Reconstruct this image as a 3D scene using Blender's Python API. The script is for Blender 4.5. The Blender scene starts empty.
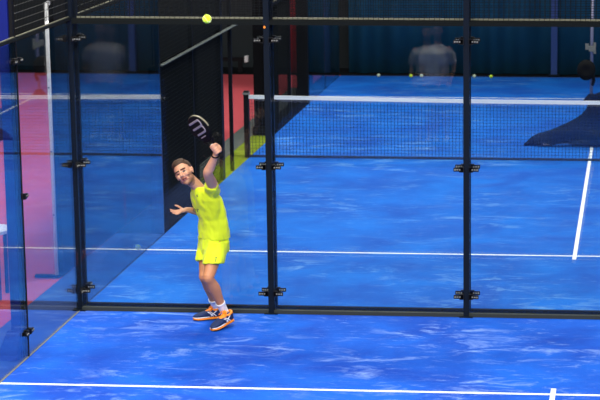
import bpy, bmesh, math, random
from mathutils import Vector, Matrix, noise
from mathutils.bvhtree import BVHTree
random.seed(4)
S = bpy.context.scene
COL = S.collection
V = Vector
GAP = 0.2          # the two back to back courts stand this far apart

# ------------------------------------------------------------------ materials
def new_mat(name):
    m = bpy.data.materials.new(name); m.use_nodes = True
    m.node_tree.nodes.clear()
    return m, m.node_tree.nodes, m.node_tree.links

def pbr(name, col, rough=0.6, metal=0.0, spec=0.5, noise_amt=0.0, noise_scale=20.0, bump=0.0, bump_scale=60.0, sheen=0.0):
    m, N, L = new_mat(name)
    o = N.new('ShaderNodeOutputMaterial'); b = N.new('ShaderNodeBsdfPrincipled')
    b.inputs['Base Color'].default_value = (*col, 1); b.inputs['Roughness'].default_value = rough
    b.inputs['Metallic'].default_value = metal; b.inputs['Specular IOR Level'].default_value = spec
    if sheen: b.inputs['Sheen Weight'].default_value = sheen
    L.new(b.outputs[0], o.inputs[0])
    tc = N.new('ShaderNodeTexCoord')
    if noise_amt:
        n = N.new('ShaderNodeTexNoise'); n.inputs['Scale'].default_value = noise_scale; n.inputs['Detail'].default_value = 4
        L.new(tc.outputs['Object'], n.inputs['Vector'])
        mx = N.new('ShaderNodeMix'); mx.data_type = 'RGBA'
        mx.inputs['A'].default_value = (*[c*(1-noise_amt) for c in col], 1)
        mx.inputs['B'].default_value = (*[min(1, c*(1+noise_amt)) for c in col], 1)
        L.new(n.outputs['Fac'], mx.inputs['Factor']); L.new(mx.outputs['Result'], b.inputs['Base Color'])
    if bump:
        n2 = N.new('ShaderNodeTexNoise'); n2.inputs['Scale'].default_value = bump_scale; n2.inputs['Detail'].default_value = 3
        L.new(tc.outputs['Object'], n2.inputs['Vector'])
        bp = N.new('ShaderNodeBump'); bp.inputs['Strength'].default_value = bump; bp.inputs['Distance'].default_value = 0.02
        L.new(n2.outputs['Fac'], bp.inputs['Height']); L.new(bp.outputs[0], b.inputs['Normal'])
    return m

def glass_mat(name, tint, ior=1.55):
    m, N, L = new_mat(name)
    o = N.new('ShaderNodeOutputMaterial'); t = N.new('ShaderNodeBsdfTransparent'); g = N.new('ShaderNodeBsdfGlossy')
    t.inputs[0].default_value = (*tint, 1); g.inputs['Roughness'].default_value = 0.0; g.inputs[0].default_value = (1, 1, 1, 1)
    fr = N.new('ShaderNodeFresnel'); ge = N.new('ShaderNodeNewGeometry')
    mr = N.new('ShaderNodeMapRange'); mr.inputs['To Min'].default_value = ior; mr.inputs['To Max'].default_value = 1/ior
    L.new(ge.outputs['Backfacing'], mr.inputs['Value']); L.new(mr.outputs[0], fr.inputs['IOR'])
    mx = N.new('ShaderNodeMixShader')
    L.new(fr.outputs[0], mx.inputs[0]); L.new(t.outputs[0], mx.inputs[1]); L.new(g.outputs[0], mx.inputs[2])
    L.new(mx.outputs[0], o.inputs[0])
    return m

def turf_mat(name, dark, light, sand, amount, seed, xs=1.0):
    """short artificial turf with pale sand scuffs of their own shape"""
    m, N, L = new_mat(name)
    o = N.new('ShaderNodeOutputMaterial'); b = N.new('ShaderNodeBsdfPrincipled'); L.new(b.outputs[0], o.inputs[0])
    b.inputs['Roughness'].default_value = 0.85; b.inputs['Specular IOR Level'].default_value = 0.2
    tc = N.new('ShaderNodeTexCoord')
    def nz(scale, detail, sx, sy, off, dist=0.0, rough=0.55):
        mp = N.new('ShaderNodeMapping'); mp.inputs['Scale'].default_value = (sx, sy, 1); mp.inputs['Location'].default_value = (off+seed, off*1.7, 0)
        L.new(tc.outputs['Object'], mp.inputs['Vector'])
        n = N.new('ShaderNodeTexNoise'); n.inputs['Scale'].default_value = scale; n.inputs['Detail'].default_value = detail
        n.inputs['Distortion'].default_value = dist; n.inputs['Roughness'].default_value = rough
        L.new(mp.outputs[0], n.inputs['Vector']); return n.outputs['Fac']
    def rng(v, a, c, lo=0.0, hi=1.0):
        r = N.new('ShaderNodeMapRange'); r.inputs['From Min'].default_value = a; r.inputs['From Max'].default_value = c
        r.inputs['To Min'].default_value = lo; r.inputs['To Max'].default_value = hi
        L.new(v, r.inputs['Value']); return r.outputs[0]
    def mul(a, c):
        k = N.new('ShaderNodeMath'); k.operation = 'MULTIPLY'; L.new(a, k.inputs[0])
        if isinstance(c, float): k.inputs[1].default_value = c
        else: L.new(c, k.inputs[1])
        return k.outputs[0]
    def mixc(f, a, c):
        x = N.new('ShaderNodeMix'); x.data_type = 'RGBA'; L.new(f, x.inputs['Factor'])
        for s, q in (('A', a), ('B', c)):
            if isinstance(q, tuple): x.inputs[s].default_value = (*q, 1)
            else: L.new(q, x.inputs[s])
        return x.outputs['Result']
    base = mixc(rng(nz(1.1, 6, 1, .9, 3, 0.4), .35, .65), dark, light)
    scuff = rng(nz(2.6, 10, .7*xs, 1.3, 11, .6, .72), .52, .72)         # wide dusty streaks
    patch = rng(nz(.55, 3, .8, 1.1, 23), .42, .62)
    fine = rng(nz(8, 8, .6*xs, 1.5, 31, .3, .78), .54, .72)
    c1 = mixc(mul(mul(scuff, patch), amount), base, sand)
    c2 = mixc(mul(mul(fine, rng(nz(1.7, 3, 1, 1, 41), .45, .65)), amount*.75), c1, sand)
    speck = rng(nz(38, 3, .7, 1.1, 51, 0, .6), .62, .75)
    c3 = mixc(mul(speck, .22), c2, sand)
    L.new(c3, b.inputs['Base Color'])
    n = nz(220, 2, 1, 1, 5); bp = N.new('ShaderNodeBump'); bp.inputs['Strength'].default_value = .25; bp.inputs['Distance'].default_value = .004
    L.new(n, bp.inputs['Height']); L.new(bp.outputs[0], b.inputs['Normal'])
    return m

M = {}
M['turf_near'] = turf_mat('turf_near', (.0008, .050, .40), (.002, .100, .58), (.20, .33, .74), 1.5, 0)
M['turf_far'] = turf_mat('turf_far', (.0003, .068, .38), (.0006, .122, .53), (.13, .30, .62), 1.1, 7)
M['margin'] = pbr('blue_margin', (.012, .05, .22), .8, noise_amt=.2, noise_scale=6)
M['pink'] = pbr('red_hall_floor', (.48, .065, .08), .8, spec=.2, noise_amt=.08, noise_scale=3)
M['blackmat'] = pbr('black_mat', (.003, .0035, .005), .95, spec=.1)
M['kerb'] = pbr('grey_kerb', (.075, .085, .08), .9, noise_amt=.2, noise_scale=8)
M['green'] = pbr('green_strip', (.17, .22, .012), .9, spec=.1, noise_amt=.6, noise_scale=3.5)
M['line'] = pbr('line_paint', (.72, .76, .80), .8, noise_amt=.12, noise_scale=14)
M['glass'] = glass_mat('court_glass', (.965, .985, .985), 1.35)
M['glass_side'] = glass_mat('side_glass', (.93, .955, .97), 1.66)
M['steel'] = pbr('navy_steel', (.004, .008, .016), .6, spec=.1)
M['steel_black'] = pbr('black_steel', (.005, .005, .007), .6, spec=.15)
M['rail'] = pbr('olive_grey_glint_joint', (.20, .20, .14), .6)  # glint colour of the cap strips; also tints the sandy floor joint
M['sill'] = pbr('grey_sill', (.007, .009, .009), .8, spec=.08)
M['sill_highlit'] = pbr('highlit_front_sill', (.030, .036, .034), .7, spec=.2)  # near sill's highlight painted in as a lighter base colour
M['wire'] = pbr('dark_wire', (.006, .008, .009), .7, spec=.1)
M['wire_light'] = pbr('zinc_wire', (.20, .20, .17), .55, metal=.4)
M['clamp'] = pbr('black_clamp', (.004, .004, .005), .5, spec=.2)
M['zinc'] = pbr('zinc_screw', (.20, .20, .18), .5, spec=.2)
M['net'] = pbr('net_cord', (.012, .018, .03), .8)
M['tape'] = pbr('net_tape', (.74, .76, .78), .8)
M['postwhite'] = pbr('white_paint', (.70, .72, .74), .5)
M['bluepost'] = pbr('bright_blue_paint', (.003, .010, .15), .6, spec=.2)
M['bluecol'] = pbr('deep_blue_paint', (.004, .03, .15), .6)
M['teal'] = pbr('teal_curtain', (.012, .078, .140), .95, spec=.1, noise_amt=.3, noise_scale=1.2)
M['greywall'] = pbr('dark_grey_panel', (.022, .026, .030), .9, spec=.15, noise_amt=.25, noise_scale=1.0)
M['blackwall'] = pbr('black_drape', (.003, .003, .004), .95, spec=.08)
M['redcloth'] = pbr('red_banner', (.42, .012, .02), .8)
M['skin'] = pbr('skin', (.62, .31, .185), .5, noise_amt=.12, noise_scale=9, bump=.1, bump_scale=50)
M['skin_leg'] = pbr('skin_tanned', (.56, .235, .105), .5, noise_amt=.12, noise_scale=9)
M['stubble'] = pbr('stubble_skin', (.34, .165, .10), .6)
M['lip'] = pbr('lips', (.36, .10, .075), .5)
M['mouth'] = pbr('mouth_dark', (.05, .012, .01), .6)
M['eyeb'] = pbr('eye_dark', (.03, .018, .012), .3)
M['eyew'] = pbr('eye_white', (.30, .24, .20), .4)
M['hair'] = pbr('brown_hair', (.060, .027, .011), .6, noise_amt=.5, noise_scale=60, bump=.5, bump_scale=90)
M['yellow'] = pbr('fluorescent_yellow_fabric', (.66, .80, .004), .75, sheen=.2, bump=.55, bump_scale=7)
M['yellow_trim'] = pbr('yellow_trim', (.50, .62, .01), .7)
M['logo'] = pbr('dark_print', (.02, .04, .06), .6)
M['white'] = pbr('white_cotton', (.80, .81, .82), .85, bump=.3, bump_scale=80)
M['navy'] = pbr('navy_mesh_upper', (.006, .02, .085), .8, noise_amt=.4, noise_scale=40)
M['orange'] = pbr('bright_orange', (.95, .26, .008), .5)
M['whiterub'] = pbr('white_rubber', (.75, .76, .78), .5)
M['blackrub'] = pbr('black_rubber', (.005, .005, .006), .75, spec=.15)
M['raq'] = pbr('black_carbon', (.004, .004, .005), .7, spec=.15)
M['raqrim'] = pbr('grey_gold_rim', (.22, .20, .14), .45)
M['mauve'] = pbr('mauve_print', (.25, .215, .25), .6)
M['ball'] = pbr('felt_yellow', (.62, .86, .01), .95, bump=.4, bump_scale=200, sheen=.3)
M['ballpale'] = pbr('pale_felt', (.55, .62, .45), .95)
M['seam'] = pbr('ball_seam', (.80, .84, .62), .7)
M['cloth'] = pbr('black_cloth', (.003, .005, .012), .95, spec=.1, bump=.8, bump_scale=9)
M['greenshort'] = pbr('dark_green_fabric', (.01, .07, .04), .8)
M['pole'] = pbr('grey_blue_pole', (.22, .22, .32), .45, metal=.2)

# ------------------------------------------------------------------ mesh helpers
class MB:
    def __init__(s): s.b = bmesh.new()
    def hexa(s, P):
        v = [s.b.verts.new(p) for p in P]
        for f in ((3,2,1,0),(4,5,6,7),(0,1,5,4),(1,2,6,5),(2,3,7,6),(3,0,4,7)): s.b.faces.new([v[i] for i in f])
    def box(s, a, c):
        x0,y0,z0 = a; x1,y1,z1 = c
        s.hexa([(x0,y0,z0),(x1,y0,z0),(x1,y1,z0),(x0,y1,z0),(x0,y0,z1),(x1,y0,z1),(x1,y1,z1),(x0,y1,z1)]); return s
    def obox(s, c, ax, ay, az):      # centre and three half-axis vectors
        c, ax, ay, az = V(c), V(ax), V(ay), V(az)
        s.hexa([c-ax-ay-az, c+ax-ay-az, c+ax+ay-az, c-ax+ay-az, c-ax-ay+az, c+ax-ay+az, c+ax+ay+az, c-ax+ay+az]); return s
    def rings(s, R, cap=True, close=True):
        rows = [[s.b.verts.new(p) for p in r] for r in R]; n = len(R[0])
        for a, c in zip(rows, rows[1:]):
            for i in range(n if close else n-1):
                j = (i+1) % n; s.b.faces.new((a[i], a[j], c[j], c[i]))
        if cap: s.b.faces.new(rows[0][::-1]); s.b.faces.new(rows[-1])
        return s
    def loft(s, L, n=20, p=2.0):
        """L: list of (centre, vecA, vecB)"""
        R = []
        for c, a, b_ in L:
            c, a, b_ = V(c), V(a), V(b_); r = []
            for i in range(n):
                t = 2*math.pi*i/n; ct, st = math.cos(t), math.sin(t)
                r.append(c + a*math.copysign(abs(ct)**(2/p), ct) + b_*math.copysign(abs(st)**(2/p), st))
            R.append(r)
        return s.rings(R)
    def tube(s, pts, rad, n=10, sub=4, round_ends=True):
        pts = [V(p) for p in pts]
        if not isinstance(rad, (list, tuple)): rad = [rad]*len(pts)
        P, Rr = [], []
        m = len(pts)
        for i in range(m-1):
            p0, p1, p2, p3 = pts[max(i-1,0)], pts[i], pts[i+1], pts[min(i+2,m-1)]
            r0, r1, r2, r3 = rad[max(i-1,0)], rad[i], rad[i+1], rad[min(i+2,m-1)]
            for k in range(sub):
                t = k/sub
                f = lambda a,b_,c,d: .5*((2*b_)+(c-a)*t+(2*a-5*b_+4*c-d)*t*t+(3*b_-a-3*c+d)*t**3)
                P.append(f(p0,p1,p2,p3)); Rr.append(max(1e-4, f(r0,r1,r2,r3)))
        P.append(pts[-1]); Rr.append(rad[-1])
        t0 = (P[1]-P[0]).normalized(); t1 = (P[-1]-P[-2]).normalized()
        if round_ends:
            a = [(P[0]-t0*Rr[0]*math.sin(q), Rr[0]*math.cos(q)) for q in (1.45, 1.0, .5)]
            c = [(P[-1]+t1*Rr[-1]*math.sin(q), Rr[-1]*math.cos(q)) for q in (.5, 1.0, 1.45)]
            P = [x[0] for x in a]+P+[x[0] for x in c]; Rr = [x[1] for x in a]+Rr+[x[1] for x in c]
        u = t0.orthogonal().normalized(); rings = []
        for i, p in enumerate(P):
            t = (P[min(i+1,len(P)-1)]-P[max(i-1,0)]).normalized()
            u = (u - t*u.dot(t)).normalized(); w = t.cross(u)
            rings.append([p + (u*math.cos(2*math.pi*k/n)+w*math.sin(2*math.pi*k/n))*Rr[i] for k in range(n)])
        return s.rings(rings)
    def cyl(s, a, c, r, n=12, r2=None):
        return s.tube([a, c], [r, r if r2 is None else r2], n=n, sub=1, round_ends=False)
    def ell(s, c, ax, ay, az, nu=16, nv=10):
        c, ax, ay, az = V(c), V(ax), V(ay), V(az); R = []
        for j in range(nv+1):
            th = math.pi*(j+.001)/(nv+.002) ; z = -math.cos(th); r = math.sin(th)
            R.append([c+az*z+(ax*math.cos(2*math.pi*i/nu)+ay*math.sin(2*math.pi*i/nu))*r for i in range(nu)])
        return s.rings(R)
    def build(s, name, mat, parent=None, smooth=False, kind=None):
        bmesh.ops.recalc_face_normals(s.b, faces=s.b.faces)
        me = bpy.data.meshes.new(name); s.b.to_mesh(me); s.b.free()
        for m in (mat if isinstance(mat, (list, tuple)) else [mat]): me.materials.append(M[m])
        if smooth:
            for p in me.polygons: p.use_smooth = True
        o = bpy.data.objects.new(name, me); COL.objects.link(o)
        if parent:
            o.parent = parent; o.matrix_parent_inverse = world_of(parent).inverted()
        if kind: o['kind'] = kind
        return o

def world_of(o):
    m = o.matrix_basis.copy()
    return (world_of(o.parent) @ o.matrix_parent_inverse @ m) if o.parent else m

def empty(name, loc, label, cat, group=None):
    o = bpy.data.objects.new(name, None); COL.objects.link(o); o.location = loc; o.empty_display_size = .1
    return tag(o, label, cat, group)
def tag(o, label, cat, group=None):
    o['label'] = label; o['category'] = cat
    if group: o['group'] = group
    return o

def remesh(o, voxel, smooth_it=5, factor=.5):
    """fuse the overlapping closed volumes of o into one continuous surface"""
    m = o.modifiers.new('r', 'REMESH'); m.mode = 'VOXEL'; m.voxel_size = voxel; m.use_smooth_shade = True
    m2 = o.modifiers.new('s', 'SMOOTH'); m2.factor = factor; m2.iterations = smooth_it
    dg = bpy.context.evaluated_depsgraph_get(); dg.update()
    me = bpy.data.meshes.new_from_object(o.evaluated_get(dg))
    mats = list(o.data.materials)
    o.modifiers.clear(); o.data = me
    me.materials.clear()
    for k in mats: me.materials.append(k)
    for p in me.polygons: p.use_smooth = True; p.material_index = 0
    return o

# ------------------------------------------------------------------ the setting
def struct_box(name, a, c, mat): return MB().box(a, c).build(name, mat, kind='structure')
struct_box('floor_hall', (-9, -3.2, -.06), (0, 20.4, -.012), 'pink')
struct_box('floor_dark_front', (-9, -30, -.06), (14, -3.2, -.013), 'blackmat')  # unseen floor made black so no red mirrors in the back glass
struct_box('floor_dark_side', (10, -3.2, -.06), (14, 21.6, -.013), 'blackmat')
struct_box('floor_dark_end', (-9, 20.4, -.06), (10, 21.6, -.013), 'blackmat')
struct_box('floor_navy_end', (0, 20.2, -.06), (10, 20.4, -.012), 'margin')
struct_box('floor_near_court', (0, -19.9, -.05), (10, GAP/2, 0), 'turf_near')
struct_box('floor_far_court', (0, GAP/2, -.05), (10, 20.2, 0), 'turf_far')
struct_box('floor_blue_margin', (-.60, -8, -.05), (0, 4.2, -.003), 'margin')
struct_box('floor_black_mat', (-.60, 4.2, -.05), (0, 6.9, -.003), 'blackmat')
struct_box('floor_green_strip', (-.34, 6.9, -.05), (0, 12.4, -.003), 'green')
struct_box('floor_grey_kerb', (-.66, 6.9, -.05), (-.34, 18.4, -.003), 'kerb')
struct_box('floor_dark_mat', (-.34, 12.4, -.05), (0, 20.2, -.003), 'blackmat')
struct_box('wall_back', (-9.1, 21.6, -.06), (14, 21.8, 8), 'greywall')
struct_box('wall_left', (-9.2, -24, -.06), (-9, 21.6, 8), 'greywall')

# painted lines
for (n, y, tick) in ((1, -3.0, 1), (2, 3.0+GAP, -1)):
    struct_box('trim_%d' % n, (0.0, y-.025, 0), (10, y+.025, .002), 'line')
struct_box('trim_3', (4.977, -9.9, 0), (5.023, -2.80, .0024), 'line')
struct_box('trim_4', (4.977, 3.0, 0), (5.023, 10.2+6.95, .0024), 'line')
struct_box('trim_5', (0, -16.9, 0), (10, -16.85, .002), 'line')
struct_box('trim_6', (0, 17.15, 0), (10, 17.2, .002), 'line')
# sandy joint along the foot of the side glass
struct_box('baseboard_left', (-.012, -4, 0), (.012, -.06, .006), 'rail')

# ------------------------------------------------------------------ curtain, columns at the end of the hall
def curtain(x0, x1, y, z1, mat, name, label, amp=.05, wl=.34, parent=None):
    mb = MB(); n = int((x1-x0)/.05); R = []
    for z in (0.0, z1*.5, z1):
        f = []; b = []
        for i in range(n+1):
            x = x0+(x1-x0)*i/n
            d = amp*math.sin(2*math.pi*x/wl+.8*math.sin(x*2.3)+z*.05)
            f.append(V((x, y+d, z))); b.append(V((x, y+d+.01, z)))
        R.append(f+b[::-1])
    mb.rings(R); o = mb.build(name, mat, parent, smooth=True)
    return o
t = curtain(.1, 13, 20.75, 5.5, 'teal', 'curtain', '', .07, .62)
tag(t, 'long dark teal curtain hanging in folds behind the far end of the court', 'curtain')
t = curtain(-.99, -.78, 20.6, 5.5, 'redcloth', 'curtain', '', .02, .2)
tag(t, 'narrow red cloth drop hanging at the end of the hall beside the teal curtain', 'curtain')
for (x, lab) in ((-.28, 'bright blue upright column at the corner of the far court, against the teal curtain'),
                 (4.07, 'bright blue upright column in front of the teal curtain, near the floor lamp')):
    r = empty('hall_column', (x, 20.5, 0), lab, 'column')
    MB().box((x-.06, 20.46, 0), (x+.06, 20.6, 5.5)).build('shaft', 'bluecol', r)
    MB().box((x-.11, 20.42, 0), (x+.11, 20.64, .03)).build('base_plate', 'steel', r)
# dark cross bar in front of the grey wall
r = empty('barrier', (-2.2, 20.6, 0), 'black crossbar barrier with a white end cap in front of the grey wall', 'barrier')
MB().box((-3.4, 20.55, .22), (-1.89, 20.62, .30)).build('crossbar', 'steel_black', r)
MB().box((-1.89, 20.53, .21), (-1.82, 20.63, .33)).build('end_cap', 'postwhite', r)
MB().box((-3.3, 20.55, 0), (-3.22, 20.62, .22)).build('leg', 'steel_black', r)
MB().box((-2.02, 20.55, 0), (-1.94, 20.62, .22)).build('leg', 'steel_black', r)

# ------------------------------------------------------------------ steel posts and clamps
def clamp(parent, c, side, nrm):
    """small slotted glass clamp beside a post; side: direction along the glass, nrm: towards the viewer"""
    c, s_, n_ = V(c), V(side), V(nrm); up = V((0, 0, 1))
    mb = MB()
    mb.obox(c+s_*.062+n_*.012, s_*.047, n_*.008, up*.019)
    mb.obox(c+s_*.030+n_*.006, s_*.022, n_*.014, up*.028)
    o = mb.build('clamp', 'clamp', parent)
    b = MB()
    b.cyl(c+s_*.094+n_*.019, c+s_*.094+n_*.028, .009, 10)
    b.cyl(c+s_*.046+n_*.019, c+s_*.046+n_*.026, .008, 10)
    b.obox(c+s_*.070+n_*.0215, s_*.010, n_*.0015, up*.006)
    b.build('bolt', 'zinc', o)

def steel_post(x, y, h, label, w=.058, d=.06, mat='steel', clamps=(), nrm=(0,-1,0), plate=True, grp=None):
    r = empty('steel_post', (x, y, 0), label, 'post', grp)
    MB().box((x-w/2, y-d/2, 0), (x+w/2, y+d/2, h)).build('shaft', mat, r)
    if plate: MB().box((x-w/2-.04, y-d/2-.03, 0), (x+w/2+.04, y+d/2+.03, .010)).build('base_plate', mat, r)
    n = V(nrm)
    for (s_, z) in clamps:
        e = V(s_)*(w/2 if abs(V(s_).x) > .5 else d/2) - V(s_)*.012
        clamp(r, V((x, y, z)) + e + n*.034, s_, nrm)
    return r

ZC = (.215, 1.52, 2.80)
ordn = {0: 'corner', 2: 'second', 4: 'third', 6: 'fourth', 8: 'fifth'}
for (y, court, inv) in ((0.0, 'near', 0), (GAP, 'far', 1)):
    for x in (0, 2, 4, 6):
        cl = [((sx, 0, 0), z) for z in ZC for sx in ((-1, 1) if x else (1,))]
        lab = {0: 'dark corner post of the %s court where the back glass meets the side glass',
               2: 'dark navy post of the %s court directly beyond the player',
               4: 'dark navy post of the %s court, standing clear in the middle of the blue turf',
               6: 'dark navy post of the %s court beyond the white centre line, outside the photo'}[x] % court
        r = steel_post(x, y, 4.0, lab, clamps=cl)
        if x == 2 and not inv:
            MB().cyl((1.985, y-.03, 2.93), (1.985, y-.034, 2.93), .013).build('sticker', 'orange', r)
        if x == 0:
            n = V((1, 0, 0))
            for z in ZC: clamp(r, V((0, y+(-.018 if not inv else .018), z))+n*.034, (0, -1 if not inv else 1, 0), (1, 0, 0))

# floor sills and top beams of the two back walls
for (y, court) in ((0.0, 'near'), (GAP, 'far')):
    for (a, c, w) in ((0, 2, 'from the corner post to the post beyond the player'), (2, 4, 'between the post beyond the player and the lone middle post'), (4, 6, 'from the lone middle post outwards')):
        o = MB().box((a+.029, y-.028, 0), (c-.029, y+.028, .038)).build('floor_sill', 'sill' if y else 'sill_highlit')
        tag(o, 'low dark grey sill under the %s court glass, %s' % (court, w), 'sill')
        bt = empty('top_beam', ((a+c)/2, y, 3.0), 'dark beam above the %s court glass, %s' % (court, w), 'beam')
        MB().box((a+.029, y-.03, 2.952), (c-.029, y+.03, 2.990)).build('bar', 'sill', bt)
        MB().box((a+.029, y-.010, 2.990), (c-.029, y+.010, 3.006)).build('glint_cap_strip', 'rail' if y else 'wire', bt)  # pale far strip paints the beam-top glint; near strip stays dark

# glass panes
def pane(a, c, label, mat='glass', rot=None):
    o = MB().box(a, c).build('glass_pane', mat)
    if rot:
        cc = (V(a)+V(c))/2
        o.matrix_world = Matrix.Translation(cc) @ Matrix.Rotation(rot[0], 4, 'Z') @ Matrix.Rotation(rot[1], 4, 'X') @ Matrix.Translation(-cc)
    return tag(o, label, 'glass pane')
wh = {0: 'between the corner post and the post beyond the player', 2: 'just right of the player, up to the lone middle post', 4: 'beyond the lone middle post, towards the white centre line'}
for x in (0, 2, 4):
    pane((x+.031, -.006, .040), (x+1.969, .006, 2.96), 'clear near-court back pane ' + wh[x])
    pane((x+.031, GAP-.006, .040), (x+1.969, GAP+.006, 2.96), 'clear far-court back pane ' + wh[x], rot=(.008*(1 if x == 2 else -.3), -.0025))
pane((-.006, -1.992, .012), (.006, -.04, 2.975), 'tinted near side pane next to the corner, pink floor behind it', 'glass_side')
pane((-.006, -3.96, .012), (.006, -2.008, 2.975), 'tinted near side pane cut by the edge of the photo, beyond the blue post', 'glass_side')
pane((-.006, GAP+.04, .012), (.006, 2.155, 2.975), 'far court side pane just past the corner, mirroring the blue turf', 'glass_side')
pane((-.006, 2.165, .012), (.006, 4.155, 2.975), 'far court side pane reaching to the start of the wire fence', 'glass_side')

# side posts and rails
steel_post(-.025, -2.0, 4.0, 'slim black post in the near side wall beside the blue post', .03, .06, 'steel_black',
           clamps=[((0, -1, 0), z) for z in (2.80, .24)]+[((0, 1, 0), z) for z in (2.80, 1.53, .24)], nrm=(1, 0, 0), plate=False)
MB().box((-.012, -2.007, .0), (.012, -1.993, 2.975)).build('seal_strip', 'steel_black', bpy.data.objects['steel_post.008'])
r = empty('blue_post', (-.14, -2.03, 0), 'bright blue flat upright with a flared foot behind the near side glass', 'post')
MB().box((-.135, -2.06, 0), (-.045, -2.0, 4.0)).build('shaft', 'bluepost', r)
mb = MB(); mb.loft([((-.17, -2.05, 0), (.12, 0, 0), (0, .14, 0)), ((-.16, -2.04, .04), (.11, 0, 0), (0, .10, 0)), ((-.1125, -2.03, .26), (.068, 0, 0), (0, .032, 0))], 16, 5)
mb.build('foot', 'bluepost', r)
def side_rail(y0, y1, z, lab, h=.03, m='sill'):
    bt = empty('side_rail', (0, (y0+y1)/2, z), lab, 'rail')
    MB().box((-.025, y0, z), (.025, y1, z+h)).build('bar', m, bt)
    MB().box((-.005, y0, z+h), (.005, y1, z+h+.007)).build('glint_cap_strip', 'rail' if m != 'kerb' else m, bt)  # olive-grey strip paints the glint on rail tops; kerb rails plain
side_rail(-1.965, -.04, 2.99, 'dark rail along the top of the near side glass next to the corner')
side_rail(-4.0, -2.035, 2.99, 'dark rail topping the near side glass beyond the blue post')
side_rail(GAP+.04, 2.13, 2.99, 'dark rail along the top of the far court side glass by the corner')
side_rail(2.2, 4.13, 2.99, 'dark rail above the second far court side pane')

# ------------------------------------------------------------------ wire mesh panels
def wire_panel(name, label, o0, du, dv, nu, nv, mu, mv, r=.0022, frame=True, diag=False):
    """grid of wires; o0 origin, du/dv full extents, nu wires spread along du (running dv) and nv spread along dv"""
    o0, du, dv = V(o0), V(du), V(dv); nn = du.cross(dv).normalized()
    root = empty(name, o0+du*.5, label, 'wire mesh')
    def bars(mb, n, along, run, shift):
        a = along.normalized(); q = run.normalized()
        for i in range(n):
            c = o0 + along*((i+.5)/n) + run*.5 + nn*shift
            mb.obox(c, a*r, run*.5, nn*r)
    mb = MB(); bars(mb, nu, du, dv, r); mb.build('upright_wires', mu, root)
    mb = MB(); bars(mb, nv, dv, du, -r); mb.build('level_wires', mv, root)
    return root
for (y, court) in ((0.0, 'near'), (GAP, 'far')):
    for (x, w) in ((0, 'from the corner to the second post'), (2, 'between the second and the middle post'), (4, 'outwards from the middle post')):
        wire_panel('mesh_panel', 'wire mesh above the %s court beam, %s' % (court, w), (x+.04, y, 3.008), (1.92, 0, 0), (0, 0, .9), 38, 18, 'wire', 'wire')
wire_panel('mesh_panel', 'wire mesh above the near side glass next to the corner', (0, -1.96, 3.06), (0, 1.92, 0), (0, 0, .9), 38, 13, 'wire', 'wire_light', .0028)
wire_panel('mesh_panel', 'wire mesh above the far court side glass next to the corner', (0, GAP+.04, 3.06), (0, 1.92, 0), (0, 0, .9), 38, 13, 'wire', 'wire_light', .0028)

# side fence of the far court
fp = {4.2: 'black fence post at the end of the far court side glass', 6.2: 'black fence post in the middle of the first wire fence behind the player',
      8.2: 'broad black fence post where the wire fence stops before the opening', 8.95: 'thin black post standing in the opening with red floor behind',
      12.3: 'black fence post just past the net on the far half', 14.25: 'black fence post midway along the far half of the court', 16.2: 'black fence post where the far side glass begins again',
      18.2: 'black fence post between the two far end side panes', 20.2: 'black post in the far corner of the court'}
for y, lab in fp.items():
    steel_post(-.03, y, 3.03, lab, .05, {8.2: .16, 8.95: .05}.get(y, .07), 'steel_black', plate=False)
def fence(y0, y1, w):
    wire_panel('wire_fence', 'fine black wire fence ' + w, (0, y0+.04, .03), (0, y1-y0-.08, 0), (0, 0, 2.0), int((y1-y0)/.05), 40, 'wire', 'wire')
    wire_panel('wire_fence', 'upper black wire fence ' + w, (0, y0+.04, 2.09), (0, y1-y0-.08, 0), (0, 0, .92), int((y1-y0)/.05), 18, 'wire', 'wire')
fence(4.2, 6.2, 'beside the far court, next to its side glass')
fence(6.2, 8.1, 'beside the far court, ending at the opening')
fence(12.3, 14.2, 'beside the far half, starting past the net')
fence(14.3, 16.15, 'beside the far half, ending at the far side glass')
side_rail(4.24, 9.6, 2.03, 'pale grey rail halfway up the wire fence behind the racket', .014, 'kerb')
side_rail(12.35, 16.15, 2.03, 'dark rail halfway up the wire fence past the net', .04, 'steel_black')
pane((-.006, 16.25, .012), (.006, 18.15, 2.975), 'far half side pane beginning after the wire fence', 'glass_side')
pane((-.006, 18.25, .012), (.006, 20.15, 2.975), 'far half side pane in the far corner by the blue column', 'glass_side')

# black partition beside the far court, held by a white pole
r = empty('partition_screen', (-.62, 1.6, 0), 'tall black screen beside the far court with a white end pole', 'screen')
MB().box((-.655, 1.66, .0), (-.60, 6.5, 3.05)).build('panel', 'blackwall', r)
pl = MB().cyl((-.66, 1.6, 0), (-.66, 1.6, 3.02), .021).build('end_pole', 'postwhite', r, smooth=True)
MB().box((-.655, 1.6, 2.99), (-.625, 3.4, 3.03)).build('top_tube', 'postwhite', r)
MB().box((-.90, 1.56, 0), (-.62, 1.64, .025)).build('foot', 'steel', pl)
for z in (.7, 1.4, 2.1): MB().cyl((-.66, 1.57, z), (-.66, 1.565, z), .009).build('bolt', 'steel_black', pl)
r = empty('partition_screen', (-.62, 9, 0), 'long black screen behind the wire fence, ending at the red floor', 'screen')
MB().box((-.655, 6.55, .0), (-.60, 10.9, 3.05)).build('panel', 'blackwall', r)
MB().box((-.17, 4.3, .03), (-.14, 7.15, 2.0)).build('lower_panel', 'blackwall', r)
MB().box((-.70, 10.9, 0), (-.56, 11.0, 3.05)).build('end_post', 'steel_black', r)
r = empty('padded_pillar', (-.5, 13.5, 0), 'wide black padded pillar past the net behind the wire fence', 'pillar')
MB().box((-.32, 12.5, 0), (-.10, 13.6, 5.0)).build('padding', 'blackwall', r)
MB().box((-.34, 12.46, 0), (-.09, 12.7, .12)).build('plinth', 'steel_black', r)
r = empty('padded_pillar', (-.25, 16, 0), 'narrow black padded pillar next to the red cloth drop', 'pillar')
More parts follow.
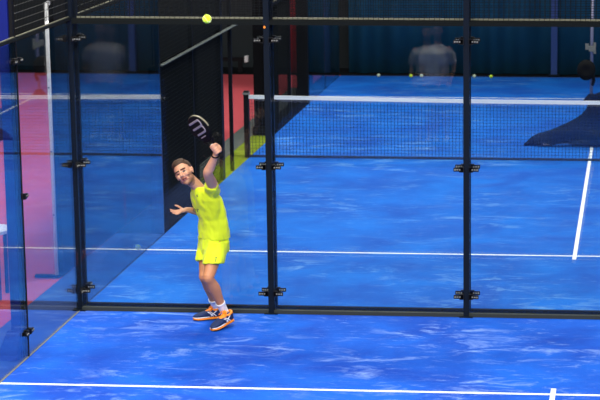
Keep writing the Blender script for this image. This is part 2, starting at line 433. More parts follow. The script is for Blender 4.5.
MB().box((-.36, 17.2, 0), (-.14, 17.7, 5.0)).build('padding', 'blackwall', r)
MB().box((-.38, 17.17, 0), (-.12, 17.4, .12)).build('plinth', 'steel_black', r)

# ------------------------------------------------------------------ nets
def court_net(y, lab, detailed):
    r = empty('court_net', (5, y, 0), lab, 'net')
    H = lambda x: .92 - .04*math.sin(math.pi*min(max(x, 0), 10)/10)
    mb = MB(); st = .05
    for i in range(int(10/st)+1):
        x = i*st; mb.obox((x, y, (H(x)-.05+.02)/2), (.0026, 0, 0), (0, .0026, 0), (0, 0, (H(x)-.07)/2))
    k = 0
    while .03+k*.048 < .84:
        z = .03+k*.048
        pts = [(x, y+.003, z*H(x)/.92) for x in (0, 2.5, 5, 7.5, 10)]
        mb.tube(pts, .0026, n=4, sub=2, round_ends=False); k += 1
    mb.build('mesh', 'net', r)
    mb = MB(); R = []
    for i in range(21):
        x = i*.5; h = H(x); R.append([(x, y-.012, h-.055), (x, y-.012, h), (x, y+.012, h), (x, y+.012, h-.055)])
    mb.rings(R); mb.build('top_tape', 'tape', r)
    MB().box((0, y-.012, 0), (10, y+.012, .035)).build('bottom_band', 'net', r)
    for s in (-.03, 10.03):
        p = MB().box((s-.035, y-.05, 0), (s+.035, y+.05, .98)).build('net_post', 'steel_black', r)
        MB().box((s-.045, y-.06, .93), (s+.045, y+.06, .96)).build('bracket', 'zinc', p)
    return r
court_net(10.2, 'wide court net with a white top band across the far court', True)
court_net(-9.95, 'court net of the near court, seen only as a faint mirror image in the glass', True)

# ------------------------------------------------------------------ things left of the courts
r = empty('side_table', (-.98, .45, 0), 'white topped table behind the near side glass at the photo edge', 'table')
mb = MB(); mb.loft([((-1.14, .55, .70), (.27, 0, 0), (0, .27, 0)), ((-1.14, .55, .735), (.28, 0, 0), (0, .28, 0))], 28, 2.4)
mb.build('table_top', 'postwhite', r)
for (x, y) in ((-.96, .40), (-1.38, .36), (-.98, .76), (-1.38, .76)):
    MB().cyl((x, y, 0), (x, y, .70), .022).build('leg', 'bluepost', r)
r = empty('bench', (-4.6, 11.6, 0), 'low black bench on the pink floor behind the side glass', 'bench')
MB().box((-5.3, 11.4, .38), (-4.02, 11.8, .47)).build('seat', 'blackrub', r)
for x in (-5.2, -4.15): MB().box((x-.03, 11.42, 0), (x+.03, 11.78, .38)).build('leg', 'steel_black', r)

# ------------------------------------------------------------------ lamp and cloth behind the net
PX, PY = 4.87, 16.6
r = empty('floor_lamp', (PX, PY, 0), 'tall thin pole with a round black head standing beyond the net', 'lamp')
MB().cyl((PX, PY, .02), (PX, PY, 2.3), .028).build('pole', 'pole', r, smooth=True)
mb = MB(); mb.loft([((PX, PY, 0), (.15, 0, 0), (0, .15, 0)), ((PX, PY, .05), (.14, 0, 0), (0, .14, 0)), ((PX, PY, .16), (.05, 0, 0), (0, .05, 0))], 20)
mb.build('base', 'blackrub', r, smooth=True)
hd = MB(); hd.loft([((PX-.09, PY-.10, .58), (.07, 0, 0), (0, 0, .07)), ((PX-.09, PY-.12, .58), (.150, 0, 0), (0, 0, .165)), ((PX-.09, PY-.05, .58), (.162, 0, 0), (0, 0, .18)), ((PX-.09, PY+.02, .58), (.09, 0, 0), (0, 0, .10))], 24)
hd = hd.build('lamp_head', 'blackrub', r, smooth=True)
MB().tube([(PX-.02, PY-.05, .54), (PX+.04, PY-.04, .42), (PX+.02, PY-.03, .33)], .028, n=8).build('cable', 'blackrub', hd, smooth=True)
mb = MB(); mb.box((PX-.05, PY-.06, .90), (PX+.06, PY+.05, .99)); mb.box((PX-.11, PY-.05, .93), (PX-.05, PY+.02, 1.03)); mb.box((PX+.03, PY-.05, .86), (PX+.07, PY, 1.05))
mb.build('bracket', 'zinc', r)

# a black cloth draped and trailing on the turf; outline in x against height at y about 11.4
top = [(3.98, .03), (4.04, .085), (4.10, .135), (4.20, .20), (4.35, .245), (4.50, .30), (4.64, .36), (4.74, .42), (4.86, .50), (4.93, .60), (4.97, .78), (5.2, .86), (5.6, .84), (5.9, .5), (6.15, .05)]
mb = MB(); R = []
for i, (x, h) in enumerate(top):
    dep = .05 + .22*min(1, h/.5)
    cy = 11.62 + .05*math.sin(i*1.1)
    ring = []
    lift = .035 if i in (5, 6) else 0.0
    for k in range(16):
        t = 2*math.pi*k/16; ct, st_ = math.cos(t), math.sin(t)
        z = lift + (h-lift)*(.5+.5*st_)**.8
        wv = 1+.18*math.sin(k*2.4+i*1.9)
        ring.append((x+.02*math.sin(k*3+i), cy+dep*ct*wv*(1-.55*(.5+.5*st_)), max(.004, z)))
    R.append(ring)
mb.rings(R); o = mb.build('draped_cloth', 'cloth', None, smooth=True)
tag(o, 'cloth', 'cloth')
o['label'] = 'large black cloth heaped behind the net, tapering to a point on the blue turf'
cu = bpy.data.curves.new('mark', 'FONT'); cu.body = 'US'; cu.size = .09; cu.extrude = .001
to = bpy.data.objects.new('mark_curve', cu); COL.objects.link(to)
bpy.context.view_layer.update()
me = bpy.data.meshes.new_from_object(to.evaluated_get(bpy.context.evaluated_depsgraph_get()))
bpy.data.objects.remove(to)
me.transform(Matrix.Translation((4.26, 11.475, .035)) @ Matrix.Rotation(math.radians(75), 4, 'X')); me.materials.clear(); me.materials.append(M['mauve'])
mo = bpy.data.objects.new('printed_mark', me); COL.objects.link(mo); mo.parent = o

# ------------------------------------------------------------------ balls
def ball(c, label, mat='ball', grp=None, rad=.033):
    c = V(c); r = empty('tennis_ball', c-V((0, 0, rad)), label, 'ball', grp)
    MB().ell(c, (rad, 0, 0), (0, rad, 0), (0, 0, rad), 24, 16).build('felt', mat, r, smooth=True)
    pts = []
    for i in range(33):
        t = 2*math.pi*i/32; a = .44
        p = V((math.cos(t)-a*math.cos(3*t)*.5, math.sin(t)+a*math.sin(3*t)*.5, 1.1*math.sin(2*t)*.9)).normalized()*(rad+.0002)
        pts.append(c+p)
    MB().tube(pts, .0014, n=5, sub=1, round_ends=False).build('seam', 'seam', r)
ball((2.57, -6.0, 3.58), 'bright yellow-green ball in the air above the player, in front of the beam', rad=.033)
ball((1.38, 20.05, .033), 'green-yellow ball by the teal curtain, below the mirrored man')
ball((2.90, 20.05, .033), 'green-yellow ball at the far end, just past the middle post')
for (x, w) in ((.76, 'closest to the court corner'), (1.58, 'beside a green-yellow one'), (2.58, 'by itself near the middle post')):
    ball((x, 20.08, .033), 'tiny pale ball by the teal curtain, ' + w, 'ballpale')
ball((-.11, 3.2, .030), 'yellow-green ball on the floor behind the side glass, level with the far service line')

# ------------------------------------------------------------------ people
def frame(fwd, up=(0, 0, 1)):
    f = V(fwd).normalized(); u = V(up); u = (u-f*u.dot(f)).normalized(); l = u.cross(f)
    return l, f, u      # his left, forward, up
def head_parts(mb, C, l, f, u, k=1.0):
    P = lambda x, y, z: C+(l*x+f*y+u*z)*k
    E = lambda c, r, q=1: mb.ell(P(*c), l*r[0]*k, f*r[1]*k, u*r[2]*k, 16, 10)
    E((0, -.018, .032), (.074, .094, .084)); E((0, .012, .012), (.068, .075, .085))
    E((0, .026, -.040), (.055, .058, .068)); E((0, .018, -.062), (.052, .05, .042))
    E((0, .066, -.094), (.022, .019, .018)); E((0, .045, -.085), (.036, .035, .024))
    for s in (-1, 1):
        E((s*.034, .056, -.022), (.026, .030, .026)); E((s*.031, .079, .026), (.024, .012, .008))
        E((s*.074, -.010, -.008), (.010, .020, .031)); E((s*.080, -.018, .004), (.007, .016, .020))
        E((s*.046, .010, -.062), (.014, .034, .024)); E((s*.011, .093, -.026), (.009, .009, .007))
    mb.tube([P(0, .082, .020), P(0, .096, -.004), P(0, .106, -.022)], [.007*k, .009*k, .012*k], n=8)
    E((0, .084, -.050), (.022, .010, .006)); E((0, .083, -.063), (.020, .010, .006))
def paint_head(me, C, l, f, u, k=1.0):
    for p in me.polygons:
        d = (p.center-C)/k; x, y, z = d.dot(l), d.dot(f), d.dot(u)
        if abs(z) > .16 or abs(x) > .1 or abs(y) > .13: continue
        mi = None
        if y > .058:
            for s in (-1, 1):
                if abs(x-s*.031) < .015 and abs(z-.004) < .006: mi = 'eyeb' if abs(x-s*.031) < .010 else 'eyew'
                if abs(x-s*.031) < .024 and abs(z-.026) < .0065: mi = 'hair'
            if abs(x) < .024 and -.069 < z < -.044: mi = 'lip'
            if abs(x) < .017 and abs(z+.0565) < .0045: mi = 'mouth'
        if mi is None and z < -.035 and y > -.03 and (z < -.066 or abs(x) > .038 or (abs(x) < .03 and z > -.044 and z < -.037)): mi = 'stubble'
        if mi: p.material_index = SKINS.index(mi)
SKINS = ['skin', 'skin_leg', 'stubble', 'lip', 'mouth', 'eyeb', 'eyew', 'hair']
def hair_mesh(parent, C, l, f, u, k=1.0):
    mb = MB(); nu, nv = 40, 26; R = []
    for j in range(nv+1):
        th = math.pi*(j+.01)/(nv+.02); z = -math.cos(th); rr = math.sin(th); ring = []
        for i in range(nu):
            a = 2*math.pi*i/nu; x, y = rr*math.cos(a), rr*math.sin(a)
            px, py_, pz = x*.081, -.020+y*.100, .036+z*.090
            hl = .078 if py_ > .045 else (.078-(.045-py_)*1.35 if py_ > -.03 else -.03)   # hairline
            if pz < hl-.0: s = .80
            else: s = 1.0+.05*noise.noise(V((px, py_, pz))*60)+(.14 if (py_ > .01 and pz > .08) else 0)
            ring.append(C+(l*px*s+f*(-.020+(py_+.020)*s)+u*(.036+(pz-.036)*s))*k)
        R.append(ring)
    mb.rings(R); return mb.build('hair', 'hair', parent, smooth=True)

# ---- the player
fd = V((-.75, -.66, 0)).normalized(); ld = V((.66, -.75, 0)).normalized()
pr = empty('person', (1.52, -.5, 0), 'man in a fluorescent yellow shirt and shorts, racket raised, looking up at the ball', 'person')
hn = V((-.10, -.98, .12)); hl, hf, hu = frame(hn, (-.50, .25, .86)); HC = V((1.275, -.72, 1.565))
mb = MB()
head_parts(mb, HC, hl, hf, hu, 1.13)
mb.tube([(1.43, -.585, 1.33), (1.385, -.63, 1.42), HC-hu*.05-hf*.03], [.066, .056, .060], n=14)
# trunk under the clothes
A = lambda w: ld*w
B = lambda w: fd*w
mb.loft([((1.51, -.5, .80), A(.13), B(.10)), ((1.51, -.5, .95), A(.14), B(.105)), ((1.50, -.52, 1.10), A(.13), B(.10)), ((1.475, -.55, 1.24), A(.15), B(.11)), ((1.45, -.575, 1.34), A(.14), B(.085)), ((1.425, -.59, 1.385), A(.07), B(.06))], 20)
# arm with the racket
shL, elL, wrL = V((1.565, -.70, 1.41)), V((1.560, -.97, 1.605)), V((1.650, -1.045, 1.785))
mb.tube([shL, shL.lerp(elL, .45), elL, elL.lerp(wrL, .3), elL.lerp(wrL, .75), wrL], [.060, .054, .046, .046, .036, .030], n=14)
# grip: handle axis and fist around it
hx = V((-.575, -.07, .81)).normalized()              # from butt to head of the racket
G = V((1.668, -1.085, 1.860))
back = V((.35, .9, .25)); back = (back-hx*back.dot(hx)).normalized(); sidev = hx.cross(back)
mb.ell(G+back*.030-hx*.004, hx*.052, sidev*.042, back*.026)
mb.tube([wrL, wrL.lerp(G+back*.03, .6), G+back*.028], [.027, .028, .026], n=12)
for q, dd in enumerate((-.036, -.013, .010, .033)):
    c = G+hx*dd; pts = []
    for s in range(7):
        a = math.radians(-70+s*(43+(2 if q in (1, 2) else 0)))
        pts.append(c+(sidev*-math.cos(a)*-1+back*-math.sin(a)*1)*(.0285))
    mb.tube(pts, [.013, .013, .0125, .0125, .012, .011, .010], n=8, sub=2)
mb.tube([G+back*.03+hx*.02+sidev*-.025, G+hx*.045-sidev*.034, G+hx*.052-sidev*.012-back*.026, G+hx*.05+sidev*.012-back*.030], [.014, .0125, .011, .010], n=8)
# other arm, reaching back and out with an open palm
shR, elR, wrR = V((1.345, -.445, 1.325)), V((1.38, -.26, 1.085)), V((1.235, -.45, 1.150))
mb.tube([shR, shR.lerp(elR, .5), elR, elR.lerp(wrR, .3), elR.lerp(wrR, .75), wrR], [.052, .047, .040, .041, .032, .025], n=14)
hd_ = V((-.80, -.58, -.12)).normalized(); hup = V((0, -.12, 1)); hup = (hup-hd_*hup.dot(hd_)).normalized(); hs = hup.cross(hd_)
pc = wrR+hd_*.048
mb.ell(pc, hd_*.050, hs*.040, hup*.016)
mb.tube([wrR, pc], [.024, .022], n=10)
for q, (off, ln, sp, dr) in enumerate(((-.031, .072, -.30, .10), (-.011, .080, -.10, -.02), (.010, .076, .08, -.16), (.029, .060, .24, -.30))):
    b0 = pc+hd_*.030+hs*off; d1 = (hd_+hs*sp+hup*dr).normalized()
    p1 = b0+d1*ln*.5; p2 = p1+(d1+hup*.25).normalized()*ln*.32; p3 = p2+(d1+hup*.55).normalized()*ln*.3
    mb.tube([b0-d1*.02, b0+d1*.01, p1, p2, p3], [.011, .0105, .0095, .0088, .0075], n=8, sub=2)
mb.tube([pc-hd_*.02-hs*.02, pc-hd_*.002-hs*.042+hup*.02, pc+hd_*.025-hs*.052+hup*.042, pc+hd_*.045-hs*.052+hup*.052], [.014, .0125, .0105, .009], n=8)
# legs
hipL, knL, anL = V((1.575, -.57, .85)), V((1.505, -.80, .535)), V((1.618, -.60, .155))
hipR, knR, anR = V((1.45, -.43, .83)), V((1.43, -.60, .50)), V((1.475, -.30, .140))
for (h, k_, a_) in ((hipL, knL, anL), (hipR, knR, anR)):
    cb = (V((.35, .9, 0))).normalized()
    mb.tube([h, h.lerp(k_, .45)-cb*.01, k_.lerp(h, .12), k_, k_.lerp(a_, .12)+cb*.004, k_.lerp(a_, .34)+cb*.016, k_.lerp(a_, .62)+cb*.008, a_], [.080, .076, .060, .057, .053, .061, .047, .036], n=16)
    mb.ell(k_-cb*.016, (.038, 0, 0), (0, .038, 0), (0, 0, .045))
def footaxis(toe, heel):
    return (V(toe)-V(heel))
toeL, heelL = V((1.54, -.845, .0)), V((1.690, -.575, .045))
toeR, heelR = V((1.262, -.385, .0)), V((1.530, -.275, .005))
for (a_, t_, h_) in ((anL, toeL, heelL), (anR, toeR, heelR)):
    mb.tube([a_, h_.lerp(t_, .25)+V((0, 0, .055)), h_.lerp(t_, .75)+V((0, 0, .035))], [.034, .034, .026], n=12)
body = mb.build('body', SKINS, pr)
remesh(body, .0046, 4, .5)
paint_head(body.data, HC, hl, hf, hu, 1.13)
for p in body.data.polygons:
    if p.center.z < .9 and p.material_index == 0: p.material_index = 1
hair_mesh(pr, HC, hl, hf, hu, 1.13)

# shirt
mb = MB()
mb.loft([((1.520, -.50, .880), A(.184), B(.145)), ((1.515, -.50, .97), A(.176), B(.138)), ((1.505, -.515, 1.08), A(.166), B(.132)), ((1.485, -.54, 1.19), A(.178), B(.138)), ((1.462, -.565, 1.29), A(.188), B(.132)), ((1.438, -.583, 1.355), A(.165), B(.108)), ((1.418, -.60, 1.395), A(.110), B(.086)), ((1.402, -.612, 1.42), A(.073), B(.073))], 28, 2.2)
mb.tube([(1.50, -.62, 1.345), (1.548, -.69, 1.39), (1.558, -.79, 1.468)], [.084, .076, .070], n=18, round_ends=False)
mb.tube([(1.385, -.49, 1.33), (1.35, -.43, 1.30), (1.362, -.345, 1.185)], [.072, .075, .080], n=18, round_ends=False)
shirt = mb.build('shirt', 'yellow', pr); remesh(shirt, .008, 6, .6)
def wrinkle(o, amp, sc):
    me = o.data; me.update(); nn = [v.normal.copy() for v in me.vertices]
    for v, n_ in zip(me.vertices, nn):
        q = V((v.co.x*sc*1.1, v.co.y*sc*1.1, (v.co.z+.6*v.co.x)*sc*.55))
        f_ = noise.noise(q)+.5*noise.noise(q*2.1)
        v.co += n_*amp*f_
wrinkle(shirt, .013, 13)
# shorts
mb = MB()
mb.loft([((1.515, -.50, 1.0), A(.150), B(.115)), ((1.515, -.50, .88), A(.172), B(.136)), ((1.51, -.51, .79), A(.180), B(.142)), ((1.51, -.52, .74), A(.165), B(.13))], 24, 2.3)
mb.loft([((1.575, -.575, .86), (.095, -.05, 0), (.05, .10, 0)), ((1.555, -.645, .76), (.105, -.04, 0), (.04, .115, 0)), ((1.540, -.705, .655), (.105, -.03, .01), (.03, .11, -.02))], 22, 2.2)
mb.loft([((1.455, -.44, .84), (.095, -.04, 0), (.04, .10, 0)), ((1.440, -.49, .75), (.100, -.03, 0), (.03, .105, 0)), ((1.432, -.53, .655), (.095, -.02, .01), (.02, .105, -.02))], 22, 2.2)
shorts = mb.build('shorts', 'yellow', pr); remesh(shorts, .008, 5, .6); wrinkle(shorts, .011, 14)

def on_surface(o, target, direction, lift=.002):
    bv = BVHTree.FromPolygons([v.co for v in o.data.vertices], [p.vertices[:] for p in o.data.polygons])
    d = V(direction).normalized(); h = bv.ray_cast(V(target)-d*.6, d)
    return (h[0]+h[1]*lift, h[1]) if h[0] else (V(target), -d)
def decal(o, name, mat, target, direction, strokes, right, up_, th=.0025):
    """thin printed strokes laid on a garment surface; strokes in metres in (right, up_) axes"""
    mb = MB(); right, up_ = V(right), V(up_)
    for s in strokes:
        pts = [on_surface(o, V(target)+right*a+up_*b_, direction, .001)[0] for a, b_ in s]
        mb.tube(pts, th, n=6, sub=2)
    return mb.build(name, mat, o)
cr = V((1, .1, 0)); cup = V((0, 0, 1)); cv = V((-.1, 1, -.2))
decal(shirt, 'chest_logo', 'logo', (1.375, -.75, 1.19), cv, [[(.0, .035), (-.012, .03), (-.014, -.0), (-.002, -.004)], [(-.012, .016), (.004, .018)], [(.012, .03), (.018, -.004)], [(.016, .014), (.030, .02)]], cr, cup, .0035)
decal(shirt, 'collar_logo', 'logo', (1.395, -.75, 1.345), cv, [[(0, .012), (.004, -.012)], [(.008, .010), (.012, -.010)]], cr, cup, .0028)
decal(shorts, 'shorts_logo', 'logo', (1.590, -.82, .72), cv, [[(-.008, .02), (.006, .024)], [(0, .02), (-.006, -.018)]], cr, cup, .003)

# socks
for (a_, k_, dz) in ((anL, knL, .12), (anR, knR, .13)):
    d = (k_-a_).normalized()
    so = MB().tube([a_-d*.05, a_, a_+d*.06, a_+d*.108], [.044, .043, .044, .048], n=18, round_ends=False).build('sock', 'white', pr, smooth=True)
    MB().tube([a_+d*.098, a_+d*.112], [.0500, .0504], n=18, sub=1, round_ends=False).build('cuff', 'white', so, smooth=True)

# shoes
def shoe(toe, heel, label):
    toe, heel = V(toe), V(heel); L_ = (toe-heel); ln = L_.length; f = L_.normalized(); l_, f, u = frame(f)
    P = lambda x, y, z: heel+f*x*ln+l_*y+u*z
    prof = [(-.02, .020, .060, .020), (.02, .034, .080, .026), (.15, .038, .088, .030), (.30, .038, .085, .032), (.45, .041, .078, .034), (.60, .046, .066, .038), (.75, .049, .054, .042), (.88, .044, .042, .038), (.97, .030, .030, .026), (1.01, .012, .018, .010)]
    mb = MB(); mb.loft([(P(x, 0, .018+h/2), l_*w, u*(h/2)) for (x, w, h, _) in prof], 20, 2.6)
    up_ = mb.build('shoe', ['navy'], pr, smooth=True)
    mb = MB(); mb.loft([(P(x, 0, .011+(.006 if x > .9 else 0)), l_*(w+.005), u*.013) for (x, w, h, _) in prof], 20, 3.5)
    so = mb.build('sole', 'orange', up_, smooth=True)
    mb = MB(); mb.loft([(P(x, 0, .002+(.005 if x > .9 else 0)), l_*(w+.001), u*.004) for (x, w, h, _) in prof[1:-1]], 20, 3.5)
    mb.build('tread', 'blackrub', so, smooth=True)
    mb = MB(); mb.loft([(P(x, 0, .026), l_*(w+.0035), u*.006) for (x, w, h, _) in prof[4:]], 20, 3.5)
    mb.build('midsole_band', 'whiterub', so, smooth=True)
    # padded collar and heel tab
    ring = [P(.16+.15*math.cos(a), .036*math.sin(a), .098+.012*math.cos(a)*-1) for a in [2*math.pi*i/14 for i in range(15)]]
    mb = MB(); mb.tube(ring, .011, n=8, sub=2); mb.ell(P(-.005, 0, .085), f*.016, l_*.024, u*.032)
    mb.build('collar', 'orange', up_, smooth=True)
    mb = MB(); mb.loft([(P(.30, 0, .100), l_*.026, u*.024), (P(.42, 0, .088), l_*.030, u*.018), (P(.56, 0, .074), l_*.026, u*.014), (P(.64, 0, .062), l_*.016, u*.008)], 14, 2.4)
    mb.ell(P(.29, 0, .124), f*.012, l_*.024, u*.020)
    mb.build('tongue', 'orange', up_, smooth=True)
    mb = MB()
    for i in range(5):
        x = .36+i*.06; z = .112-i*.0105
        mb.tube([P(x-.01, -.034, z-.024), P(x, 0, z+.004), P(x+.02, .034, z-.024)], .0052, n=6, sub=3)
    mb.tube([P(.36, 0, .118), P(.34, .03, .130), P(.40, .045, .105)], .005, n=6); mb.tube([P(.36, 0, .118), P(.33, -.03, .130), P(.40, -.05, .100)], .005, n=6)
    mb.build('laces', 'orange', up_, smooth=True)
    mb = MB()
    for s in (-1, 1):
        for (x0, x1) in ((.22, .42), (.32, .50)):
            mb.tube([P(x0, s*.0405, .034), P((x0+x1)/2, s*.0425, .058), P(x1, s*.038, .078)], .0055, n=6, sub=3)
        mb.tube([P(.40, s*.043, .035), P(.30, s*.041, .062), P(.20, s*.038, .082)], .0050, n=6, sub=3)
    mb.build('side_stripes', 'whiterub', up_, smooth=True)
    return up_
shoe(toeL+V((0, 0, .004)), heelL+V((0, 0, .004)), '')
shoe(toeR+V((0, 0, .004)), heelR+V((0, 0, .004)), '')

# ---- racket
rr = empty('padel_racket', G-hx*.075, 'black padel racket with a rounded mauve mark held overhead by the player', 'racket')
camdir = V((.17, -.95, .2)); camdir = (camdir-hx*camdir.dot(hx)).normalized()
wv_ = hx.cross(camdir).normalized()
if wv_.x > 0: wv_ = -wv_                      # towards the lower left of the face
ang = math.radians(51)
fn = (camdir*math.cos(ang)+wv_*math.sin(ang)).normalized()       # face normal
ww = hx.cross(fn).normalized()
if ww.dot(wv_) < 0: ww = -ww
ww = (wv_*math.cos(ang)-camdir*math.sin(ang)).normalized()
RC = G+hx*.250
def outline(sc=1.0):
    pts = []
    for i in range(48):
        t = 2*math.pi*i/48; a = math.cos(t)*.142; b_ = math.sin(t)*.124
        if a < 0: b_ *= 1-.22*(abs(a)/.148)**1.4
        pts.append((a*sc, b_*sc))
    return pts
mb = MB()
O = outline()
R = []
for (sc, z) in ((.95, -.019), (1.0, -.014), (1.0, .014), (.95, .019)):
    R.append([RC+hx*a*sc+ww*b_*sc+fn*z for a, b_ in O])
mb.rings(R)
head = mb.build('racket_head', 'raq', rr)
mb = MB()   # bumper rim
R = [[RC+hx*a*s+ww*b_*s+fn*z for a, b_ in O] for (s, z) in ((1.001, -.010), (1.022, -.008), (1.022, .008), (1.001, .010))]
mb2 = bmesh.new()
nO = len(O); vs = [[mb.b.verts.new(p) for p in r] for r in R]
for i in range(nO):
    if O[i][0] < -.02: continue
    j = (i+1) % nO
    for k in range(4): mb.b.faces.new((vs[k][i], vs[k][j], vs[(k+1) % 4][j], vs[(k+1) % 4][i]))
for v in [v for v in mb.b.verts if not v.link_faces]: mb.b.verts.remove(v)
mb.build('rim_guard', 'raqrim', head)
mb = MB()   # round holes drawn as small inset plugs, clear of the mark
for i in range(-4, 5):
    for j in range(-4, 5):
        a, b_ = i*.026, j*.024+(.012 if i % 2 else 0)
        if (a/.115)**2+(b_/.105)**2 < 1: mb.cyl(RC+hx*a+ww*b_+fn*.0185, RC+hx*a+ww*b_+fn*.0196, .0045, 8)
mb.build('holes', 'blackrub', head)
mb = MB()   # rounded three-legged mark
z = fn*.0205
W = lambda a, b_: RC+hx*a+ww*b_+z
def arc(a0, a1, b_top, b_bot):
    pts = [(a0, b_bot), (a0, b_top+.02)]
    for s in range(1, 6):
        t = math.pi*s/6; pts.append(((a0+a1)/2+(a0-a1)/2*math.cos(t), b_top+.02-.022*math.sin(t)))
    pts += [(a1, b_top+.02), (a1, b_bot)]
    return pts
for (a0, a1, bt, bb) in ((.082, .018, -.075, .070), (.018, -.046, -.070, .060)):
    pts = arc(a0, a1, bt, bb)
    for sft in (-.004, .004):
        mb.tube([W(a+sft, b_) for a, b_ in pts], .007, n=6, sub=2)
mb.tube([W(-.085, -.02), W(-.085, .045)], .006, n=6)
mb.build('printed_mark', 'mauve', head)
mb = MB()   # open throat and handle
tb = RC-hx*.135
mb.tube([tb+ww*.070, tb-hx*.045+ww*.030, tb-hx*.085+ww*.006], [.014, .012, .012], n=8)
mb.tube([tb-ww*.070, tb-hx*.045-ww*.030, tb-hx*.085-ww*.006], [.014, .012, .012], n=8)
mb.tube([tb+ww*.05, tb-hx*.012, tb-ww*.05], .010, n=8)
mb.build('throat', 'raq', rr, smooth=True)
gr = MB().tube([G+hx*.055, G-hx*.078], [.0165, .0165], n=12, sub=1).build('handle', 'blackrub', rr, smooth=True)
MB().tube([G-hx*.072, G-hx*.088], [.021, .021], n=12, sub=1).build('butt_cap', 'blackrub', gr, smooth=True)
MB().tube([G+hx*.052, G+hx*.064], [.0195, .0195], n=12, sub=1, round_ends=False).build('grip_ring', 'whiterub', gr, smooth=True)
wd = (G-wrL).normalized(); wu = wd.orthogonal().normalized(); wq = wd.cross(wu)
ring = [wrL+wd*.006+(wu*math.cos(a)+wq*math.sin(a))*.031 for a in [2*math.pi*i/16 for i in range(17)]]
MB().tube(ring, .0075, n=6, sub=2).build('wrist_strap', 'blackrub', rr, smooth=True)

# ---- the spectator on the near court, mirrored in the glass
def spectator(x, y):
    r = empty('person', (x, y, 0), 'man in a white t-shirt and dark green shorts, mirrored faintly in the glass', 'person')
    l, f, u = frame((0, 1, 0)); C = V((x, y, 1.69)); mb = MB()
    Q = lambda a, b_, c: V((x, y, 0))+l*a+f*b_+u*c
    head_parts(mb, C, l, f, u, 1.0)
    mb.tube([Q(0, -.02, 1.42), Q(0, 0, 1.60)], [.06, .055], n=12)
    mb.loft([(Q(0, 0, .90), l*.15, f*.10), (Q(0, 0, 1.15), l*.14, f*.10), (Q(0, 0, 1.36), l*.17, f*.11), (Q(0, -.01, 1.47), l*.09, f*.07)], 20)
    for s in (-1, 1):
        mb.tube([Q(s*.18, -.01, 1.41), Q(s*.245, -.03, 1.14), Q(s*.20, .10, .93)], [.05, .04, .027], n=12)
        mb.ell(Q(s*.19, .14, .90), (.035, 0, 0), (0, .05, 0), (0, 0, .022))
        for q in range(4):
            b0 = Q(s*.19+(q-1.5)*.018, .17, .90); mb.tube([b0, b0+V((0, .035, -.005)), b0+V((0, .06, -.025))], [.0095, .009, .008], n=6)
        mb.tube([Q(s*.165, .12, .905), Q(s*.145, .16, .90), Q(s*.14, .185, .885)], [.012, .011, .009], n=6)
        mb.tube([Q(s*.10, 0, .90), Q(s*.12, .02, .50), Q(s*.13, -.02, .30), Q(s*.13, 0, .10)], [.085, .056, .056, .038], n=14)
        mb.tube([Q(s*.13, -.03, .06), Q(s*.14, .12, .045)], [.035, .03], n=10)
    b_ = mb.build('body', SKINS, r); remesh(b_, .008, 3); paint_head(b_.data, C, l, f, u)
    hair_mesh(r, C, l, f, u)
    mb = MB(); mb.loft([(Q(0, 0, .88), l*.19, f*.14), (Q(0, 0, 1.15), l*.18, f*.135), (Q(0, 0, 1.36), l*.21, f*.135), (Q(0, -.01, 1.45), l*.15, f*.09), (Q(0, -.01, 1.49), l*.075, f*.07)], 24, 2.3)
    for s in (-1, 1): mb.tube([Q(s*.15, 0, 1.38), Q(s*.20, -.01, 1.33), Q(s*.235, -.02, 1.20)], [.07, .075, .07], n=14, round_ends=False)
    sh = mb.build('shirt', 'white', r); remesh(sh, .012, 4)
    mb = MB(); mb.loft([(Q(0, 0, .93), l*.165, f*.12), (Q(0, 0, .76), l*.18, f*.13)], 20)
    for s in (-1, 1): mb.tube([Q(s*.09, 0, .82), Q(s*.115, .01, .52)], [.095, .098], n=14, round_ends=False)
    so = mb.build('shorts', 'greenshort', r); remesh(so, .012, 3)
    for s in (-1, 1):
        mb = MB(); mb.loft([(Q(s*.13, -.07, .05), l*.035, u*.045), (Q(s*.135, .05, .045), l*.042, u*.042), (Q(s*.14, .17, .035), l*.045, u*.033), (Q(s*.14, .21, .03), l*.02, u*.02)], 14, 2.6)
        mb.build('shoe', 'whiterub', r, smooth=True)
spectator(2.62, -12.0)

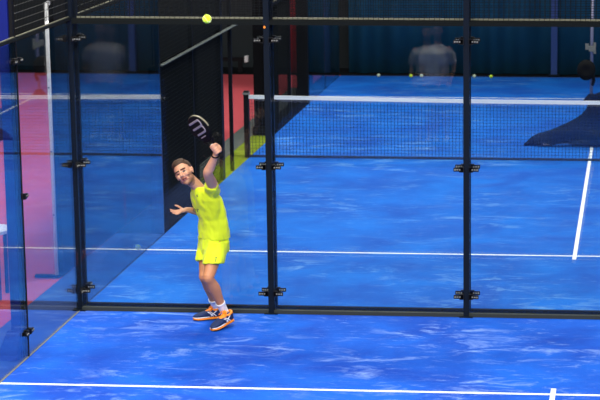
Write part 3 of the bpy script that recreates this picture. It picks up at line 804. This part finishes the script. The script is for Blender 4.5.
# ------------------------------------------------------------------ lights of the hall and added frontal fill
def area(x, y, z, sx, sy, power, col=(1, .97, .92), rot=(0, 0, 0)):
    l = bpy.data.lights.new('court_and_fill_light', 'AREA'); l.shape = 'RECTANGLE'; l.size = sx; l.size_y = sy; l.energy = power; l.color = col
    l.spread = math.radians(150)
    o = bpy.data.objects.new('court_and_fill_light', l); COL.objects.link(o); o.location = (x, y, z); o.rotation_euler = rot
LP = 300
for y in (-15, -9, -3.5, 3, 9, 15.5):
    for x in (1.2, 8.8):
        area(x, y, 7.6, 1.6, .5, LP*(1.25 if y > 0 else 1.0), rot=(0, math.radians(14 if x < 5 else -14), 0))
    area(-4.2, y, 7.6, 1.2, .5, LP*.55)
for x in (0.5, 5, 9.5):
    area(x, -13.5, 8.2, 2.2, .6, 520, (1, .95, .88), rot=(math.radians(42), 0, 0))  # added frontal fill to brighten the player, not known hall lamps
w = bpy.data.worlds.new('hall_air'); S.world = w; w.use_nodes = True
w.node_tree.nodes['Background'].inputs[0].default_value = (.55, .65, .85, 1); w.node_tree.nodes['Background'].inputs[1].default_value = .035

# ------------------------------------------------------------------ camera
cam = bpy.data.cameras.new('camera'); co = bpy.data.objects.new('camera', cam); COL.objects.link(co); S.camera = co
R_ = V((0.9963058, 0.08585317, -0.00199487)); U_ = V((-0.01624322, 0.21120725, 0.97730633)); F_ = V((-0.08432617, 0.97366356, -0.21182154))
mt = Matrix((R_, U_, -F_)).transposed().to_4x4(); mt.translation = V((5.74013, -22.278, 5.14226)); co.matrix_world = mt
cam.sensor_width = 36; cam.sensor_fit = 'HORIZONTAL'; cam.lens = 2253.7345*36/600
cam.shift_x = -147.878/600; cam.shift_y = 87.9945/600
cam.clip_end = 200
cam.dof.use_dof = True; cam.dof.focus_distance = 22.0; cam.dof.aperture_fstop = 5.6

S.view_settings.view_transform = 'Standard'; S.view_settings.look = 'None'; S.view_settings.gamma = 1; S.view_settings.use_curve_mapping = False
S.view_settings.exposure = 0.0
S.cycles.transparent_max_bounces = 32; S.cycles.max_bounces = 10; S.cycles.glossy_bounces = 6
